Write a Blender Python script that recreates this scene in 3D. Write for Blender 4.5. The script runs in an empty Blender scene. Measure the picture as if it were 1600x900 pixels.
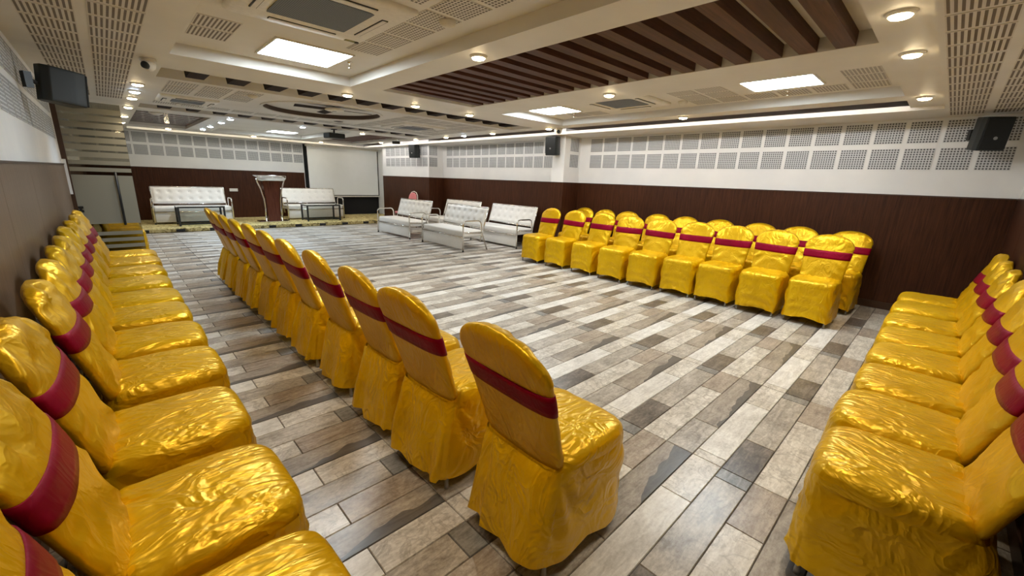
import bpy, bmesh, math, random
from math import sin, cos, pi, radians, hypot, atan2, sqrt
from mathutils import Vector, Matrix, noise

random.seed(7)
SC = bpy.context.scene
COL = SC.collection

# ------------------------------------------------------------------ camera
CAM_H = 1.40
YAW, PITCH, ROLL = radians(44.14985), radians(14.6235), radians(2.14198)
FPX = 642.585
_f = Vector((sin(YAW) * cos(PITCH), cos(YAW) * cos(PITCH), -sin(PITCH)))
_r = Vector((cos(YAW), -sin(YAW), 0))
_u = _r.cross(_f)
_r2 = _r * cos(ROLL) + _u * sin(ROLL)
_u2 = -_r * sin(ROLL) + _u * cos(ROLL)
cam = bpy.data.cameras.new('camera')
cam.sensor_width = 36.0
cam.sensor_fit = 'HORIZONTAL'
cam.lens = FPX / 1600 * 36.0
cam.clip_start = 0.02
cam.clip_end = 100
camo = bpy.data.objects.new('camera', cam)
COL.objects.link(camo)
camo.matrix_world = Matrix(((_r2.x, _u2.x, -_f.x, 0), (_r2.y, _u2.y, -_f.y, 0), (_r2.z, _u2.z, -_f.z, CAM_H), (0, 0, 0, 1)))
SC.camera = camo

# ------------------------------------------------------------------ world, exposure
w = bpy.data.worlds.new('world')
SC.world = w
w.use_nodes = True
w.node_tree.nodes['Background'].inputs[0].default_value = (0.6, 0.7, 0.9, 1)
w.node_tree.nodes['Background'].inputs[1].default_value = 0.02
SC.view_settings.view_transform = 'Standard'
SC.view_settings.look = 'None'
SC.view_settings.gamma = 1
SC.view_settings.use_curve_mapping = False
SC.view_settings.exposure = 0.68
LED_STRENGTH = 25.0
LED_COLOR = (0.80, 0.92, 1.0)
WARM_WATTS = 18.0
COOL_WATTS = 40.0
WARM_COLOR = (1.0, 0.86, 0.66)
COOL_COLOR = (0.62, 0.80, 1.0)

# ------------------------------------------------------------------ geometry helpers
class MB:
    """collects verts and faces, then links them as one mesh object"""
    def __init__(s):
        s.v = []; s.f = []; s.m = []; s.uv = {}
    def add(s, vs, fs, m=0):
        o = len(s.v)
        s.v += [tuple(p) for p in vs]
        for f in fs:
            s.f.append(tuple(i + o for i in f)); s.m.append(m)
        return o
    def box(s, x0, x1, y0, y1, z0, z1, m=0):
        s.add([(x0, y0, z0), (x1, y0, z0), (x1, y1, z0), (x0, y1, z0), (x0, y0, z1), (x1, y0, z1), (x1, y1, z1), (x0, y1, z1)],
              [(0, 3, 2, 1), (4, 5, 6, 7), (0, 1, 5, 4), (1, 2, 6, 5), (2, 3, 7, 6), (3, 0, 4, 7)], m)
        return s
    def loops(s, L, cap0=True, cap1=True, m=0, closed=True):
        n = len(L[0]); vs = [p for l in L for p in l]; fs = []
        for i in range(len(L) - 1):
            for j in range(n if closed else n - 1):
                k = (j + 1) % n
                fs.append((i * n + j, i * n + k, (i + 1) * n + k, (i + 1) * n + j))
        if cap0: fs.append(tuple(reversed(range(n))))
        if cap1: fs.append(tuple((len(L) - 1) * n + j for j in range(n)))
        s.add(vs, fs, m)
        return s
    def tube(s, pts, r, n=10, m=0, cap=True):
        P = [Vector(p) for p in pts]; L = []
        t0 = (P[1] - P[0]).normalized()
        a = Vector((0, 0, 1)) if abs(t0.z) < 0.9 else Vector((1, 0, 0))
        u = t0.cross(a).normalized()
        for i, p in enumerate(P):
            if i == 0: t = t0
            elif i == len(P) - 1: t = (P[i] - P[i - 1]).normalized()
            else: t = ((P[i] - P[i - 1]).normalized() + (P[i + 1] - P[i]).normalized()).normalized()
            u = (u - t * u.dot(t)).normalized(); w_ = t.cross(u)
            L.append([p + u * (r * cos(2 * pi * k / n)) + w_ * (r * sin(2 * pi * k / n)) for k in range(n)])
        return s.loops(L, cap, cap, m)
    def lathe(s, prof, n=24, c=(0, 0, 0), m=0, axis='z'):
        L = []
        for r, z in prof:
            r = max(r, 1e-4); l = []
            for k in range(n):
                a = 2 * pi * k / n; q = (r * cos(a), r * sin(a), z)
                if axis == 'y': q = (q[0], -q[2], q[1])
                if axis == 'x': q = (q[2], q[0], q[1])
                l.append((q[0] + c[0], q[1] + c[1], q[2] + c[2]))
            L.append(l)
        return s.loops(L, True, True, m)
    def mesh(s, name, mats, smooth=False, bevel=0.0, seg=2):
        me = bpy.data.meshes.new(name)
        me.from_pydata(s.v, [], s.f); me.update()
        bm = bmesh.new(); bm.from_mesh(me)
        bmesh.ops.recalc_face_normals(bm, faces=bm.faces)
        if bevel:
            bmesh.ops.bevel(bm, geom=list(bm.edges), offset=bevel, segments=seg, affect='EDGES', profile=0.5, clamp_overlap=True)
        bm.to_mesh(me); bm.free()
        mats = mats if isinstance(mats, (list, tuple)) else [mats]
        for mt in mats: me.materials.append(mt)
        if len(mats) > 1 and not bevel:
            me.polygons.foreach_set('material_index', s.m)
        if smooth:
            me.polygons.foreach_set('use_smooth', [True] * len(me.polygons))
        return me
    def build(s, name, mats, parent=None, smooth=False, bevel=0.0, seg=2, loc=None, rot=None):
        o = bpy.data.objects.new(name, s.mesh(name, mats, smooth, bevel, seg))
        COL.objects.link(o)
        if parent: o.parent = parent
        if loc: o.location = loc
        if rot: o.rotation_euler = rot
        return o

def put(name, me, parent=None, loc=(0, 0, 0), rot=(0, 0, 0)):
    o = bpy.data.objects.new(name, me); COL.objects.link(o)
    if parent: o.parent = parent
    o.location = loc; o.rotation_euler = rot
    return o
def tag(o, label, cat, group=None):
    o['label'] = label; o['category'] = cat
    if group: o['group'] = group
    return o
def thing(name, label, cat, loc=(0, 0, 0), rotz=0, group=None):
    o = bpy.data.objects.new(name, None); COL.objects.link(o)
    o.empty_display_size = 0.1
    o.location = loc; o.rotation_euler = (0, 0, rotz)
    return tag(o, label, cat, group)
def struct(o):
    o['kind'] = 'structure'; return o
def copy_tree(o, parent=None):
    c = o.copy(); COL.objects.link(c)
    if parent: c.parent = parent
    for ch in list(o.children): copy_tree(ch, c)
    return c
def arc(cx, cy, r, a0, a1, n=6):
    return [(cx + r * cos(a0 + (a1 - a0) * i / n), cy + r * sin(a0 + (a1 - a0) * i / n)) for i in range(n + 1)]

# ------------------------------------------------------------------ materials
class N:
    def __init__(s, name):
        s.mat = bpy.data.materials.new(name); s.mat.use_nodes = True
        s.t = s.mat.node_tree; s.b = s.t.nodes['Principled BSDF']
    def n(s, kind, **kw):
        nd = s.t.nodes.new(kind)
        for k, v in kw.items():
            if hasattr(nd, k): setattr(nd, k, v)
            else: nd.inputs[k].default_value = v
        return nd
    def l(s, a, b): s.t.links.new(a, b)
    def coords(s, which='Object', scale=(1, 1, 1), rot=(0, 0, 0)):
        if which == 'Position': out = s.n('ShaderNodeNewGeometry').outputs['Position']
        else: out = s.n('ShaderNodeTexCoord').outputs[which]
        mp = s.n('ShaderNodeMapping'); mp.inputs['Scale'].default_value = scale; mp.inputs['Rotation'].default_value = rot
        s.l(out, mp.inputs[0]); return mp.outputs[0]
    def noise(s, vec, scale, detail=4, rough=0.55, dist=0.0):
        nd = s.n('ShaderNodeTexNoise'); nd.inputs['Scale'].default_value = scale; nd.inputs['Detail'].default_value = detail
        nd.inputs['Roughness'].default_value = rough; nd.inputs['Distortion'].default_value = dist
        s.l(vec, nd.inputs['Vector']); return nd.outputs['Fac']
    def ramp(s, fac, stops):
        r = s.n('ShaderNodeValToRGB'); e = r.color_ramp.elements
        while len(e) < len(stops): e.new(0.5)
        for k, (p, c) in enumerate(stops):
            e[k].position = p; e[k].color = (*c, 1) if len(c) == 3 else c
        s.l(fac, r.inputs[0]); return r.outputs[0]
    def math(s, op, a, b=None, c=None):
        nd = s.n('ShaderNodeMath', operation=op)
        for i, x in enumerate((a, b, c)):
            if x is None: continue
            if isinstance(x, (int, float)): nd.inputs[i].default_value = x
            else: s.l(x, nd.inputs[i])
        return nd.outputs[0]
    def mix(s, fac, a, b):
        nd = s.n('ShaderNodeMix', data_type='RGBA')
        for inp, x in ((nd.inputs[0], fac), (nd.inputs[6], a), (nd.inputs[7], b)):
            if isinstance(x, (int, float)): inp.default_value = x
            elif isinstance(x, tuple): inp.default_value = (*x, 1) if len(x) == 3 else x
            else: s.l(x, inp)
        return nd.outputs[2]
    def bump(s, h, strength=0.3, dist=0.01):
        nd = s.n('ShaderNodeBump'); nd.inputs['Strength'].default_value = strength; nd.inputs['Distance'].default_value = dist
        s.l(h, nd.inputs['Height']); s.l(nd.outputs[0], s.b.inputs['Normal'])
    def set(s, color=None, rough=None, metal=None, spec=None, **kw):
        if color is not None:
            if isinstance(color, tuple): s.b.inputs['Base Color'].default_value = (*color, 1)
            else: s.l(color, s.b.inputs['Base Color'])
        if rough is not None:
            if isinstance(rough, (int, float)): s.b.inputs['Roughness'].default_value = rough
            else: s.l(rough, s.b.inputs['Roughness'])
        if metal is not None: s.b.inputs['Metallic'].default_value = metal
        if spec is not None: s.b.inputs['Specular IOR Level'].default_value = spec
        for k, v in kw.items(): s.b.inputs[k.replace('_', ' ')].default_value = v
        return s.mat

def plain(name, color, rough=0.5, metal=0.0, spec=0.5, grain=0.06, gs=30):
    m = N(name); f = m.noise(m.coords(), gs, 3)
    c = m.ramp(f, [(0.3, tuple(x * (1 - grain) for x in color)), (0.7, tuple(min(1, x * (1 + grain)) for x in color))])
    return m.set(c, rough, metal, spec)

def m_wall():
    m = N('white_wall_paint'); p = m.coords('Position')
    f = m.noise(p, 1.3, 5); c = m.ramp(f, [(0.3, (0.70, 0.71, 0.72)), (0.7, (0.80, 0.80, 0.79))])
    m.bump(m.noise(p, 90, 2), 0.08, 0.003)
    return m.set(c, 0.55, 0, 0.3)
def m_ceiling():
    m = N('cream_ceiling_paint'); p = m.coords('Position')
    f = m.noise(p, 1.6, 4); c = m.ramp(f, [(0.3, (0.66, 0.635, 0.585)), (0.7, (0.74, 0.715, 0.665))])
    m.bump(m.noise(p, 60, 2), 0.05, 0.003)
    return m.set(c, 0.5, 0, 0.3)
def m_perf(name, base, hole, nx, ny, slot):
    m = N(name); uv = m.n('ShaderNodeTexCoord').outputs['UV']
    sp = m.n('ShaderNodeSeparateXYZ'); m.l(uv, sp.inputs[0])
    fx = m.math('ABSOLUTE', m.math('SUBTRACT', m.math('FRACT', m.math('MULTIPLY', sp.outputs[0], float(nx))), 0.5))
    fy = m.math('ABSOLUTE', m.math('SUBTRACT', m.math('FRACT', m.math('MULTIPLY', sp.outputs[1], float(ny))), 0.5))
    if slot:
        h = m.math('MULTIPLY', m.math('LESS_THAN', fx, 0.24), m.math('LESS_THAN', fy, 0.46))
    else:
        h = m.math('MULTIPLY', m.math('LESS_THAN', fx, 0.29), m.math('LESS_THAN', fy, 0.31))
    inx = m.math('MULTIPLY', m.math('LESS_THAN', m.math('ABSOLUTE', m.math('SUBTRACT', sp.outputs[0], 0.5)), 0.4999),
                 m.math('LESS_THAN', m.math('ABSOLUTE', m.math('SUBTRACT', sp.outputs[1], 0.5)), 0.4999))
    h = m.math('MULTIPLY', h, inx)
    m.bump(m.math('SUBTRACT', 1.0, h), 0.5, 0.004)
    return m.set(m.mix(h, base, hole), 0.55, 0, 0.3)
def m_veneer(name, dark, lite, rough=0.36, axis='z', sc=1.0):
    m = N(name)
    s = {'z': (26, 26, 1.2), 'x': (1.2, 26, 26), 'y': (26, 1.2, 26)}[axis]
    p = m.coords('Position', tuple(k * sc for k in s))
    a = m.noise(p, 2.2, 6, 0.65, 0.6)
    b = m.noise(m.coords('Position'), 0.8, 3)
    f = m.math('ADD', m.math('MULTIPLY', a, 0.8), m.math('MULTIPLY', b, 0.2))
    c = m.ramp(f, [(0.32, dark), (0.68, lite)])
    m.bump(a, 0.12, 0.003)
    return m.set(c, rough, 0, 0.2)
def m_satin(name, dark, lite, metal=0.25, rough=0.34, wr=0.35, spec=0.4):
    m = N(name)
    oi = m.n('ShaderNodeObjectInfo')
    va = m.n('ShaderNodeVectorMath', operation='ADD')
    cb = m.n('ShaderNodeCombineXYZ')
    m.l(m.math('MULTIPLY', oi.outputs['Random'], 7.3), cb.inputs[0]); m.l(m.math('MULTIPLY', oi.outputs['Random'], 3.1), cb.inputs[1])
    tc = m.n('ShaderNodeTexCoord').outputs['Object']
    m.l(tc, va.inputs[0]); m.l(cb.outputs[0], va.inputs[1])
    v = va.outputs[0]
    f = m.noise(v, 5.0, 3, 0.5)
    c = m.ramp(f, [(0.3, dark), (0.7, lite)])
    mp = m.n('ShaderNodeMapping'); mp.inputs['Scale'].default_value = (1.0, 0.45, 0.55); mp.inputs['Rotation'].default_value = (0.3, 0.4, 0.5)
    m.l(v, mp.inputs[0])
    w1 = m.noise(mp.outputs[0], 11, 2.5, 0.5, 1.6)
    # crease-like ridges
    r1 = m.math('SUBTRACT', 1.0, m.math('ABSOLUTE', m.math('MULTIPLY', m.math('SUBTRACT', w1, 0.5), 5.0)))
    w2 = m.noise(mp.outputs[0], 27, 2, 0.5, 0.8)
    h = m.math('ADD', m.math('MULTIPLY', r1, 0.55), m.math('MULTIPLY', w2, 0.5))
    m.bump(h, wr, 0.02)
    return m.set(c, rough, metal, spec, Sheen_Weight=0.0)

def m_plank(name, cols, streak=None, crack=0.0, rough=0.31):
    cols = [tuple(min(.85, x * 1.22) for x in c) for c in cols]
    m = N(name)
    p = m.coords('Position', (3.0, 16, 3.0))
    a = m.noise(p, 2.0, 7, 0.68, 0.8)
    b = m.noise(m.coords('Position'), 5.5, 6, 0.62, 0.5)
    oi = m.n('ShaderNodeNewGeometry').outputs['Position']
    g3 = m.noise(m.coords('Position', (1, 1.6, 1)), 46, 3, 0.7)
    f = m.math('ADD', m.math('ADD', m.math('MULTIPLY', a, 0.44), m.math('MULTIPLY', b, 0.30)), m.math('MULTIPLY', g3, 0.26))
    c = m.ramp(f, [(0.40, cols[0]), (0.5, cols[1]), (0.60, cols[2])])
    if crack:
        vz = m.noise(m.coords('Position'), 7, 5, 0.62, 1.2)
        k = m.math('SMOOTH_MIN', 1.0, m.math('MULTIPLY', m.math('ABSOLUTE', m.math('SUBTRACT', vz, 0.47)), 22.0), 0.1)
        c = m.mix(m.math('MULTIPLY', m.math('SUBTRACT', 1.0, k), crack), c, (0.10, 0.075, 0.05))
    if streak:
        uv = m.n('ShaderNodeTexCoord').outputs['UV']; sp = m.n('ShaderNodeSeparateXYZ'); m.l(uv, sp.inputs[0])
        b2 = m.noise(m.coords('Position', (1, .35, 1)), 5.0, 2, 0.5, 0.3)
        lim = m.math('ADD', m.math('MULTIPLY', m.math('SUBTRACT', sp.outputs[0], 0.12), 0.62), m.math('MULTIPLY', m.math('SUBTRACT', b2, 0.5), 0.8))
        k = m.math('LESS_THAN', sp.outputs[1], lim)
        k = m.math('MULTIPLY', k, 0.85)
        c = m.mix(k, c, m.ramp(a, [(0.35, streak), (0.7, tuple(x * 1.7 for x in streak))]))
    m.bump(f, 0.16, 0.004)
    rr = m.math('ADD', m.math('MULTIPLY', b, 0.16), rough - 0.08)
    return m.set(c, rr, 0, 0.5)

def m_emit(name, col, strength):
    m = N(name)
    m.set((0.9, 0.9, 0.9), 0.4)
    m.b.inputs['Emission Color'].default_value = (*col, 1); m.b.inputs['Emission Strength'].default_value = strength
    return m.mat
def m_glass(name, tint, alpha):
    m = N(name); t = m.t
    out = t.nodes['Material Output']
    tr = m.n('ShaderNodeBsdfTransparent'); tr.inputs[0].default_value = (*tint, 1)
    gl = m.n('ShaderNodeBsdfGlossy'); gl.inputs['Roughness'].default_value = 0.03; gl.inputs[0].default_value = (1, 1, 1, 1)
    fr = m.n('ShaderNodeFresnel'); fr.inputs[0].default_value = 1.45
    mx = m.n('ShaderNodeMixShader'); m.l(m.math('ADD', fr.outputs[0], alpha), mx.inputs[0]); m.l(tr.outputs[0], mx.inputs[1]); m.l(gl.outputs[0], mx.inputs[2])
    m.l(mx.outputs[0], out.inputs[0]); return m.mat
def m_frost(name, col, see):
    m = N(name); out = m.t.nodes['Material Output']
    tr = m.n('ShaderNodeBsdfTransparent'); tr.inputs[0].default_value = (0.9, 0.9, 0.86, 1)
    mx = m.n('ShaderNodeMixShader'); mx.inputs[0].default_value = see
    m.set(col, 0.55, 0, 0.3)
    m.b.inputs['Subsurface Weight'].default_value = 0.0
    tl = m.n('ShaderNodeBsdfTranslucent'); tl.inputs[0].default_value = (*col, 1)
    m2 = m.n('ShaderNodeMixShader'); m2.inputs[0].default_value = 0.4
    m.l(m.b.outputs[0], m2.inputs[1]); m.l(tl.outputs[0], m2.inputs[2])
    m.l(m2.outputs[0], mx.inputs[1]); m.l(tr.outputs[0], mx.inputs[2]); m.l(mx.outputs[0], out.inputs[0])
    return m.mat
def m_carpet():
    m = N('patterned_stage_carpet'); p = m.coords('Position')
    a = m.noise(p, 5.5, 3, 0.6, 2.2); b = m.noise(p, 16, 4, 0.6, 1.0)
    c1 = m.ramp(a, [(0.38, (0.05, 0.032, 0.012)), (0.44, (0.36, 0.27, 0.09)), (0.54, (0.66, 0.56, 0.28)), (0.63, (0.22, 0.16, 0.05))])
    c = m.mix(m.math('MULTIPLY', b, 0.45), c1, (0.55, 0.46, 0.22))
    m.bump(m.noise(p, 160, 2), 0.5, 0.006)
    return m.set(c, 0.95, 0, 0.1)

M = {}
M['wall'] = m_wall()
M['ceil'] = m_ceiling()
M['perf_wall'] = m_perf('perforated_white_wall_panel', (0.56, 0.58, 0.60), (0.10, 0.10, 0.11), 10, 9, False)
M['perf_dot'] = m_perf('perforated_ceiling_tile', (0.66, 0.63, 0.575), (0.12, 0.10, 0.08), 10, 10, False)
M['perf_slot'] = m_perf('slotted_ceiling_tile', (0.64, 0.60, 0.54), (0.15, 0.12, 0.09), 10, 1, True)
M['dado'] = m_veneer('dark_walnut_wall_veneer', (0.022, 0.0070, 0.0030), (0.080, 0.0265, 0.0105), 0.48)
M['dado_left'] = m_veneer('grey_brown_wall_veneer', (0.115, 0.080, 0.056), (0.21, 0.150, 0.105), 0.38)
M['dado_edge'] = plain('brown_dado_edge', (0.05, 0.022, 0.011), 0.4)
M['slat'] = m_veneer('red_brown_ceiling_slat_wood', (0.045, 0.016, 0.010), (0.13, 0.052, 0.031), 0.5, 'x')
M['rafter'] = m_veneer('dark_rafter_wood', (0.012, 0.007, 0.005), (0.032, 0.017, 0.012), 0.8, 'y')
M['gloss_slat'] = m_veneer('glossy_mahogany_slat', (0.035, 0.009, 0.007), (0.085, 0.022, 0.015), 0.14, 'x')
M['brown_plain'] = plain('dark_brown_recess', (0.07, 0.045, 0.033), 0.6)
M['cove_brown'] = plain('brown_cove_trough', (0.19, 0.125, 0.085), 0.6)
M['grout'] = plain('dark_floor_grout', (0.055, 0.045, 0.038), 0.8)
M['satin'] = m_satin('yellow_gold_satin', (0.68, 0.395, 0.001), (0.82, 0.50, 0.002), 0.36, 0.31, 0.45)
M['satin_back'] = m_satin('yellow_gold_satin_stretched', (0.62, 0.36, 0.001), (0.74, 0.45, 0.002), 0.5, 0.36, 0.24)
M['sash'] = m_satin('maroon_satin', (0.17, 0.0008, 0.014), (0.25, 0.0012, 0.022), 0.25, 0.45, 0.12, 0.1)
M['grey_metal'] = plain('dull_grey_steel', (0.30, 0.30, 0.30), 0.4, 0.6)
M['rubber'] = plain('black_rubber', (0.012, 0.012, 0.012), 0.7)
M['chrome'] = plain('polished_chrome', (0.78, 0.76, 0.72), 0.13, 1.0)
M['white_vinyl'] = plain('white_leatherette', (0.78, 0.765, 0.73), 0.38, 0, 0.5, 0.03)
M['vinyl_dimple'] = plain('grey_leatherette_button', (0.40, 0.39, 0.37), 0.4)
M['black_metal'] = plain('black_painted_steel', (0.010, 0.012, 0.014), 0.4)
M['black_plastic'] = plain('black_speaker_plastic', (0.008, 0.011, 0.011), 0.5)
M['speaker_mesh'] = plain('black_speaker_grille', (0.005, 0.007, 0.008), 0.65, 0.2, 0.5, 0.3, 220)
M['white_plastic'] = plain('white_plastic', (0.72, 0.69, 0.62), 0.4)
M['ac_grille'] = m_perf('grey_air_conditioner_grille', (0.17, 0.19, 0.22), (0.055, 0.06, 0.07), 44, 40, False)
M['dark_slot'] = plain('dark_vent_opening', (0.012, 0.012, 0.013), 0.6)
M['led'] = m_emit('led_panel_diffuser', LED_COLOR, LED_STRENGTH)
M['lamp_warm'] = m_emit('warm_downlight_lens', (1.0, 0.78, 0.46), 34)
M['lamp_cool'] = m_emit('cool_downlight_lens', (0.66, 0.82, 1.0), 34)
M['screen'] = plain('matte_white_screen_fabric', (0.84, 0.86, 0.86), 0.8, 0, 0.2, 0.015, 4)
M['black_cloth'] = plain('black_backdrop', (0.004, 0.004, 0.005), 0.8)
M['podium_wood'] = m_veneer('red_podium_wood', (0.055, 0.014, 0.008), (0.13, 0.042, 0.024), 0.22)
M['pink'] = plain('pink_upholstery', (0.62, 0.20, 0.21), 0.6)
M['glass'] = m_glass('grey_door_glass', (0.62, 0.61, 0.55), 0.03)
M['table_glass'] = m_glass('clear_table_glass', (0.80, 0.86, 0.85), 0.05)
M['frost'] = m_frost('frosted_glass_film', (0.44, 0.42, 0.34), 0.16)
M['carpet'] = m_carpet()
M['olive'] = plain('olive_sticker', (0.20, 0.19, 0.03), 0.5)
LIGHT = ((0.33, 0.30, 0.255), (0.50, 0.47, 0.42), (0.66, 0.635, 0.585))
PALE = ((0.42, 0.405, 0.375), (0.56, 0.545, 0.515), (0.70, 0.69, 0.66))
MID = ((0.19, 0.168, 0.14), (0.34, 0.31, 0.27), (0.50, 0.47, 0.42))
TAN = ((0.18, 0.142, 0.108), (0.30, 0.252, 0.205), (0.42, 0.37, 0.31))
DARK = ((0.050, 0.041, 0.034), (0.12, 0.101, 0.084), (0.22, 0.19, 0.16))
GREY = ((0.10, 0.098, 0.094), (0.18, 0.177, 0.17), (0.27, 0.264, 0.25))
M['p_dark'] = m_plank('dark_brown_wood_look_tile', DARK)
M['p_grey'] = m_plank('slate_grey_wood_look_tile', GREY)
M['p_mid'] = m_plank('taupe_stone_look_tile', MID, None, 0.2)
M['p_tan'] = m_plank('tan_stone_look_tile', TAN, None, 0.25)
M['p_light'] = m_plank('cream_cracked_stone_tile', LIGHT, None, 0.36)
M['p_pale'] = m_plank('pale_grey_stone_tile', PALE)
M['p_streak'] = m_plank('brown_tile_with_charcoal_streak', ((0.15, 0.128, 0.105), (0.26, 0.226, 0.187), (0.37, 0.33, 0.28)), (0.06, 0.057, 0.055))

# ------------------------------------------------------------------ room shell
XL, XR, YN, YF = -0.38, 6.85, -0.48, 14.0
Z1, Z0, Z2, Z3 = 2.28, 2.25, 2.37, 2.43
DADO = 1.40

floor = struct(MB().box(XL - .1, XR + .1, YN - .1, YF + .1, -0.12, -0.006).build('floor', M['grout']))
# repeating printed tile, 1.2 x 0.6 m, laid from (2.087, 0.39): (row, x0, x1, material)
PAT = [(0, 0, .37, 'p_dark'), (0, .37, 1.105, 'p_mid'), (0, 1.105, 1.2, 'p_grey'),
       (1, 0, .075, 'p_light'), (1, .075, .835, 'p_pale'), (1, .835, 1.2, 'p_light'),
       (2, 0, .365, 'p_mid'), (2, .365, 1.2, 'p_streak'),
       (3, 0, .835, 'p_light'), (3, .835, 1.2, 'p_tan')]
def plank_mesh(x0, x1, y0, y1, mats, idx):
    g = 0.0016; b = 0.0022
    m = MB()
    X0, X1, Y0, Y1 = x0 + g, x1 - g, y0 + g, y1 - g
    m.add([(X0, Y0, -.006), (X1, Y0, -.006), (X1, Y1, -.006), (X0, Y1, -.006), (X0 + b, Y0 + b, 0), (X1 - b, Y0 + b, 0), (X1 - b, Y1 - b, 0), (X0 + b, Y1 - b, 0)],
          [(4, 5, 6, 7), (0, 1, 5, 4), (1, 2, 6, 5), (2, 3, 7, 6), (3, 0, 4, 7)], idx)
    return m
def plank_uv(me, per):
    uv = me.uv_layers.new(name='UVMap')
    for p in me.polygons:
        k = p.index // 5; x0, x1, y0, y1 = per[k]
        for li in p.loop_indices:
            c = me.vertices[me.loops[li].vertex_index].co
            uv.data[li].uv = ((c.x - x0) / (x1 - x0), (c.y - y0) / (y1 - y0))
def px(P):
    d = Vector(P) - Vector((0, 0, CAM_H)); z = d.dot(_f)
    if z < 0.05: return None
    return 800 + FPX * d.dot(_r2) / z, 450 - FPX * d.dot(_u2) / z, z
planks = []
for i in range(-3, 6):
    for j in range(-3, 24):
        for (r, a, b, mt) in PAT:
            x0 = 2.087 + 1.2 * i + a; x1 = 2.087 + 1.2 * i + b; y0 = .39 + .6 * j + .15 * r; y1 = y0 + .15
            x0 = max(x0, XL); x1 = min(x1, XR); y0 = max(y0, YN); y1 = min(y1, 11.9)
            if x1 - x0 < .01 or y1 - y0 < .01: continue
            planks.append((x0, x1, y0, y1, mt))
def area_in_view(p):
    q = px(((p[0] + p[1]) / 2, (p[2] + p[3]) / 2, 0))
    if not q or not (-40 < q[0] < 1640 and 300 < q[1] < 950): return 0
    if p[0] < -.2: return 0
    return (p[1] - p[0]) * (p[3] - p[2]) * 1.4 / q[2] ** 3
planks.sort(key=area_in_view, reverse=True)
pc = {}
for p in planks[:298]:
    key = (round(p[1] - p[0], 4), round(p[3] - p[2], 4), p[4])
    if key not in pc:
        me = plank_mesh(0, key[0], 0, key[1], None, 0).mesh('plank', M[p[4]])
        plank_uv(me, [(0, key[0], 0, key[1])]); pc[key] = me
    put('plank', pc[key], floor, (p[0], p[2], 0))
keys = sorted({p[4] for p in planks}); rest = MB(); per = []
for p in planks[298:]:
    q = plank_mesh(*p[:4], None, keys.index(p[4])); rest.add(q.v, q.f, keys.index(p[4])); per.append(p[:4])
ro = rest.build('far_planks', [M[k] for k in keys], floor); ro['kind'] = 'stuff'
plank_uv(ro.data, per)

def panel_mesh(name, su, sv, mat, t=0.006):
    m = MB(); a, b = su / 2, sv / 2
    m.add([(-a, -b, t), (a, -b, t), (a, b, t), (-a, b, t), (-a, -b, 0), (a, -b, 0), (a, b, 0), (-a, b, 0)],
          [(0, 1, 2, 3), (4, 5, 1, 0), (5, 6, 2, 1), (6, 7, 3, 2), (7, 4, 0, 3)], 0)
    me = bpy.data.meshes.new(name); me.from_pydata(m.v, [], m.f); me.update()
    uv = me.uv_layers.new(name='UVMap')
    for p in me.polygons:
        for li in p.loop_indices:
            c = me.vertices[me.loops[li].vertex_index].co
            uv.data[li].uv = (c.x / su + .5, c.y / sv + .5)
    me.materials.append(mat)
    return me
WP = panel_mesh('perforated_panel', .258, .235, M['perf_wall'])
# rotations taking the panel's +Z to a facing direction, panel v up
FACE = {'-x': (pi / 2, 0, -pi / 2), '+x': (pi / 2, 0, pi / 2), '-y': (pi / 2, 0, 0), '+y': (pi / 2, 0, pi)}
def wall_panels(parent, face, plane, a0, a1, start, pitch=.30, rows=(1.81, 2.105)):
    c = start
    while c + .13 < a1:
        if c - .13 > a0:
            for z in rows:
                loc = (plane, c, z) if face[1] == 'x' else (c, plane, z)
                put('perforated_panel', WP, parent, loc, FACE[face])
        c += pitch
def dado_boards(parent, face, plane, a0, a1, step, mat, t=.012, edge=True):
    """veneer boards side by side, narrow dark joints between, thin edge strip on top"""
    a = a0
    while a < a1 - .02:
        b = min(a + step, a1)
        A, B = a + .0015, b - .0015
        s = t if face[0] == '+' else -t
        lo, hi = sorted((plane, plane + s))
        m = MB()
        if face[1] == 'x': m.box(lo, hi, A, B, .09, DADO - .008)
        else: m.box(A, B, lo, hi, .09, DADO - .008)
        m.build('dado_board', mat, parent)
        a = b
    s = .003 if face[0] == '+' else -.003
    lo, hi = sorted((plane, plane + s)); m = MB()
    if face[1] == 'x': m.box(lo, hi, a0, a1, 0, DADO)
    else: m.box(a0, a1, lo, hi, 0, DADO)
    m.build('dado_backing', M['dado_edge'], parent)
    s = (t + .008) if face[0] == '+' else -(t + .008)
    lo, hi = sorted((plane, plane + s))
    for nm, z0, z1 in (('skirting_strip', 0, .09), ('dado_cap', DADO - .008, DADO + .006)):
        m = MB()
        if face[1] == 'x': m.box(lo, hi, a0, a1, z0, z1)
        else: m.box(a0, a1, lo, hi, z0, z1)
        m.build(nm, M['dado_edge'], parent)

H = 2.6
wr = struct(MB().box(XR, XR + .1, YN - .1, YF + .1, 0, H).build('wall_right', M['wall']))
dado_boards(wr, '-x', XR, YN, 5.26, 1.22, M['dado']); dado_boards(wr, '-x', XR, 5.56, 10.0, 1.22, M['dado'])
wall_panels(wr, '-x', XR, YN, 5.26, -.218); wall_panels(wr, '-x', XR, 5.56, 10.0, 5.78)
wf = struct(MB().box(XL - .1, XR + .1, YF, YF + .1, 0, H).build('wall_far', M['wall']))
dado_boards(wf, '-y', YF, XL, 4.45, 1.22, M['dado'])
wall_panels(wf, '-y', YF, XL, 4.45, -.18)
wl = struct(MB().box(XL - .1, XL, YN - .1, YF + .1, 0, H).build('wall_left', M['wall']))
dado_boards(wl, '+x', XL, YN, 8.0, 1.22, M['dado_left'], .01); dado_boards(wl, '+x', XL, 8.2, YF, 1.22, M['dado'], .01)
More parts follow.
